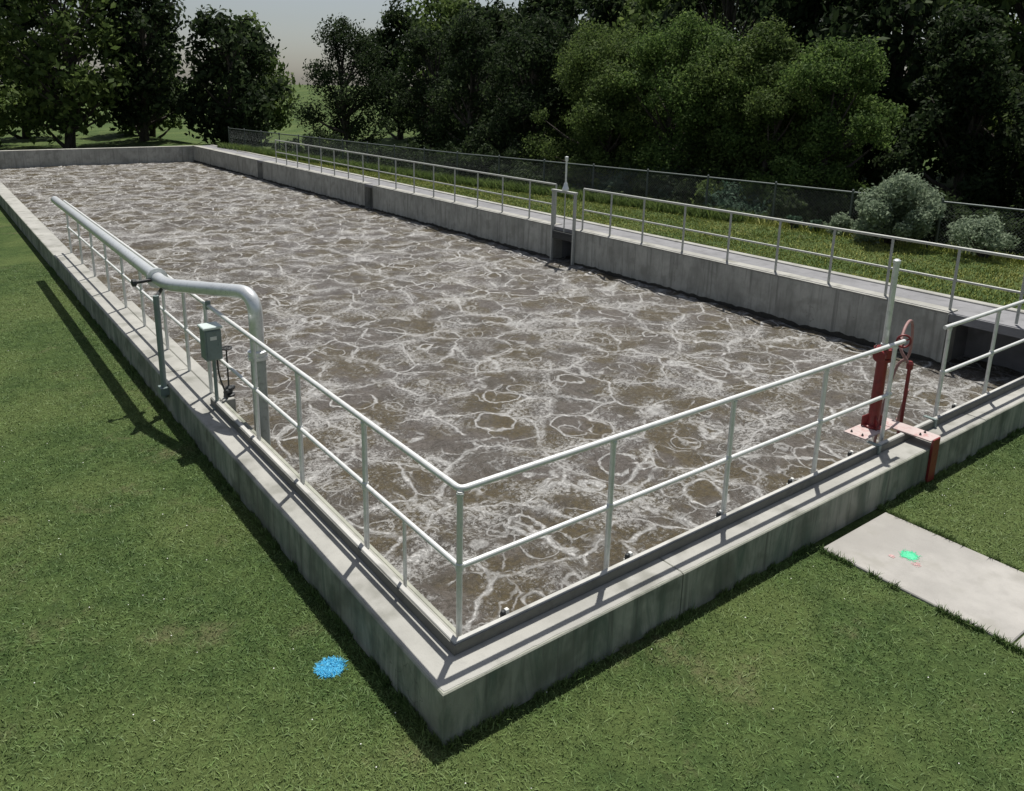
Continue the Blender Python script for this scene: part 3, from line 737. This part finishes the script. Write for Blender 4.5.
def shrub(x, y, h, r, mat, label, n=3500, size=.05, name='shrub', cat='shrub', grp='shrubs by the fence', squash=1.0):
    rr = random.Random(int(x*57+y*31)); z0 = float(gh(x, y)); t_ = empty(name, (x, y, z0), label, cat, grp)
    lobes = []; b = MB()
    for k in range(18):
        a = rr.uniform(0, 6.28); q = r*rr.uniform(0, .95); f = rr.uniform(.18, .88)*(1-.3*q/r)
        c = (x+q*math.cos(a)*squash, y+q*math.sin(a), z0+h*f); lobes.append((*c, r*rr.uniform(.14, .38)))
        b.tube([(x+.03*math.cos(a), y+.03*math.sin(a), z0-.05), ((x+c[0])/2, (y+c[1])/2, z0+h*f*.6), c], [.02,.014,.005], 5)
    b.build('stems', M['bark'], t_); crown_mesh('foliage', x, y, lobes, n, size, mat, t_, .85)
    return t_
Mm = M
row = [
 (20.8, 19.6, 5.4, 2.2, 'leaf_mid',   'low bushy green tree left of the bright green one, close to the fence'),
 (22.4, 15.9, 6.2, 2.3, 'leaf_yellow','bright bushy tree filling the gap at the middle of the fence'),
 (22.0, 13.0, 5.2, 1.9, 'leaf_mid',   'low green tree close left of the yellow green one'),
 (23.8, 24.4, 6.8, 2.5, 'leaf_mid',   'green tree just left of the slide gate stem'),  # x, y, height, radius, leaf, label
 (21.6, 21.6, 7.0, 2.6, 'leaf_mid',   'tall mid green tree directly behind the slide gate stem'),
 (22.0, 17.6, 7.2, 2.7, 'leaf_yellow','bright green leafy tree left of the centre of the fence'),
 (23.0, 14.3, 6.8, 2.5, 'leaf_mid',   'leafy tree second from the bright green one behind the fence'),
 (22.6, 11.4, 6.2, 2.2, 'leaf_yellow','yellow green tree leaning over the fence near its middle'),
 (21.8, 26.0, 7.6, 2.8, 'leaf_dark',  'dark tree left of the slide gate stem'),
 (22.0, 31.0, 8.0, 2.6, 'leaf_dark',  'dark tree behind the left handrail'),
 (23.5, 37.5, 8.0, 2.8, 'leaf_dark',  'dark tree farther left behind the far handrail'),
 (21.0, 44.0, 8.5, 3.0, 'leaf_dark',  'dark tree beyond the far right corner of the tank'),
 (25.5, 8.6, 7.2, 2.2, 'leaf_dark',   'very dark tree behind the grey green shrub'),
 (26.5, 4.6, 7.4, 2.5, 'leaf_dark',   'very dark tree at the right end of the fence'),
 (28.0, 0.2, 7.5, 2.6, 'leaf_dark',   'dark tree at the right edge of the view'),
 (28.0, -5.5, 7.5, 2.8, 'leaf_mid',   'mid green tree past the right end of the fence'),
]
for x, y, h, r, m, lab in row:
    tree(x, y, h, r, M[m], lab, n=38000 if m != 'leaf_dark' else 18000, size=.058 if m != 'leaf_dark' else .09)
# second and third rows: dense, dark
k = 0
marks = ['thin', 'broad', 'tall', 'crooked', 'dense', 'ragged', 'round topped', 'narrow']
for (x0, dy, off) in ((31, 4.3, 0), (37, 5.2, 2)):
    for i in range(13):
        y = -8+off+dy*i; x = x0+random.uniform(-1, 1)-max(0, y-30)*.18
        tree(x, y, random.uniform(9.5, 12), random.uniform(2.9, 3.5), M['leaf_dark'] if (i+k) % 4 else M['leaf_mid'],
             'dark woodland tree in the rows behind the front trees', n=7000, size=.20, grp='woodland trees in the back rows')
    k += 1
# trees beyond the far end of the tank and along the far left
for i, (x, y) in enumerate([(16,51),(-8,60),(-18,66),(-27,64),(-38,60),(20,60),(11,54),(6,52),(1,55),(-4,52),(-10,54),(-17,50),(-24,46),(-31,42),(13,62),(5,63),(-3,62),(-12,63),(-22,58),(-33,52)]):
    tree(x, y, random.uniform(9, 12.5), random.uniform(3, 3.8), M['leaf_mid'] if i % 3 else M['leaf_dark'],
         'woodland tree in the belt beyond the far end of the tank', n=6500, size=.22, grp='woodland trees beyond the tank end')
# undergrowth below the front trees
ug = [(19.6, 19.4, 2.0, 1.5,'leaf_blue'), (20.2, 16.2, 2.1, 1.5,'leaf_blue'), (20.6, 13.8, 2.0, 1.3,'leaf_dark'), (19.2, 23.3, 2.1, 1.7,'leaf_dark'),
      (19.4, 27.6, 2.2, 1.8,'leaf_dark'), (21.4, 9.9, 1.6, 1.3,'leaf_dark'), (22.0, 7.2, 1.6, 1.6,'leaf_dark'), (22.4, 3.8, 1.8, 1.6,'leaf_dark')]
lb = ['blue green bush behind the fence below the bright green tree', 'blue green bush behind the fence below the leafy second tree', 'dark bush behind the fence left of the yellow green tree',
      'dark bush behind the fence left of the gate stem', 'dark bush behind the left handrail', 'dark bush behind the fence post near the weeds', 'dark bush behind the grey green shrub', 'dark bush at the right end of the fence']
for (x, y, h, r, m), l in zip(ug, lb): shrub(x, y, h, r, M[m], l, n=4500, size=.07)
for i in range(30):
    y = 1.5+1.35*i+random.uniform(-.4, .4); x = float(fxn(y))+random.uniform(1.3, 2.3)
    shrub(x, y, random.uniform(1.7, 2.4), random.uniform(1.05, 1.4), M[['leaf_blue', 'leaf_dark', 'leaf_dark', 'leaf_mid'][i*7 % 4]] if 11 < y < 22 else M['leaf_dark'],
          'dark undergrowth bush close behind the chain link fence', n=3200, size=.07, grp='undergrowth bushes behind the fence')
shrub(17.5, 6.5, 1.85, 1.45, M['leaf_grey'], 'round grey green shrub in front of the fence at the right', n=26000, size=.045)
shrub(17.6, 4.3, 1.1, .8, M['leaf_grey'], 'lower grey green shrub right of the round one', n=5000, size=.038)
shrub(17.5, 7.9, .6, .5, M['leaf_grey'], 'small grey shrub left of the round one', n=2500, size=.035)
shrub(20.6, 11.9, 2.2, 1.25, M['leaf_yellow'], 'rounded yellow green bush just behind the fence', n=7000, size=.06)
shrub(17.4, 9.1, .5, .28, M['leaf_blue'], 'small blue green weed clump in the grass by the fence', n=900, size=.04)
shrub(17.5, 8.5, .42, .22, M['leaf_blue'], 'tiny blue green weed clump right of the other clump', n=600, size=.04)

# ------------------------------------------------------------------ light, sky, camera
w = bpy.data.worlds.new('World'); SC.world = w; w.use_nodes = True
nt = w.node_tree; bg = nt.nodes['Background']; sky = nt.nodes.new('ShaderNodeTexSky'); sky.sky_type = 'NISHITA'; sky.sun_disc = False
sd = Vector((.31, .248, 1.0)).normalized()
sky.sun_elevation = math.asin(sd.z); sky.sun_rotation = math.atan2(sd.x, sd.y); sky.air_density = 1.0; sky.dust_density = 1.5
hs = nt.nodes.new('ShaderNodeHueSaturation'); hs.inputs['Saturation'].default_value = .62; nt.links.new(sky.outputs[0], hs.inputs['Color']); nt.links.new(hs.outputs[0], bg.inputs[0]); bg.inputs[1].default_value = .06
L = bpy.data.lights.new('sun', 'SUN'); L.energy = 4.0; L.angle = R(.55); L.color = (1, .965, .90)
lo = bpy.data.objects.new('sun', L); COL.objects.link(lo); lo.rotation_mode = 'QUATERNION'; lo.rotation_quaternion = sd.to_track_quat('Z', 'Y'); lo.location = (0, 0, 30)

f, cx, cy, yaw, pit_, roll = 785.511, 487.432, 290.942, 0.94016, -0.24999, 0.01650
C = Vector((-2.16340, -3.34949, 3.53322))
d = Vector((math.cos(pit_)*math.cos(yaw), math.cos(pit_)*math.sin(yaw), math.sin(pit_)))
z = -d.normalized(); x = Vector((0,0,1)).cross(z).normalized(); y = z.cross(x)
c_, s_ = math.cos(roll), math.sin(roll); xr = x*c_+y*s_; yr = -x*s_+y*c_
cam = bpy.data.cameras.new('camera'); co = bpy.data.objects.new('camera', cam); COL.objects.link(co)
m = Matrix((xr, yr, z)).transposed().to_4x4(); m.translation = C; co.matrix_world = m
cam.sensor_width = 36; cam.lens = 36*f/1024; cam.shift_x = (512-cx)/1024; cam.shift_y = (cy-395.5)/1024
cam.clip_start = .05; cam.clip_end = 1500; SC.camera = co
SC.view_settings.view_transform = 'Standard'; SC.view_settings.look = 'None'; SC.view_settings.gamma = 1; SC.view_settings.use_curve_mapping = False
SC.view_settings.exposure = 0.42
SC.cycles.max_bounces = 6
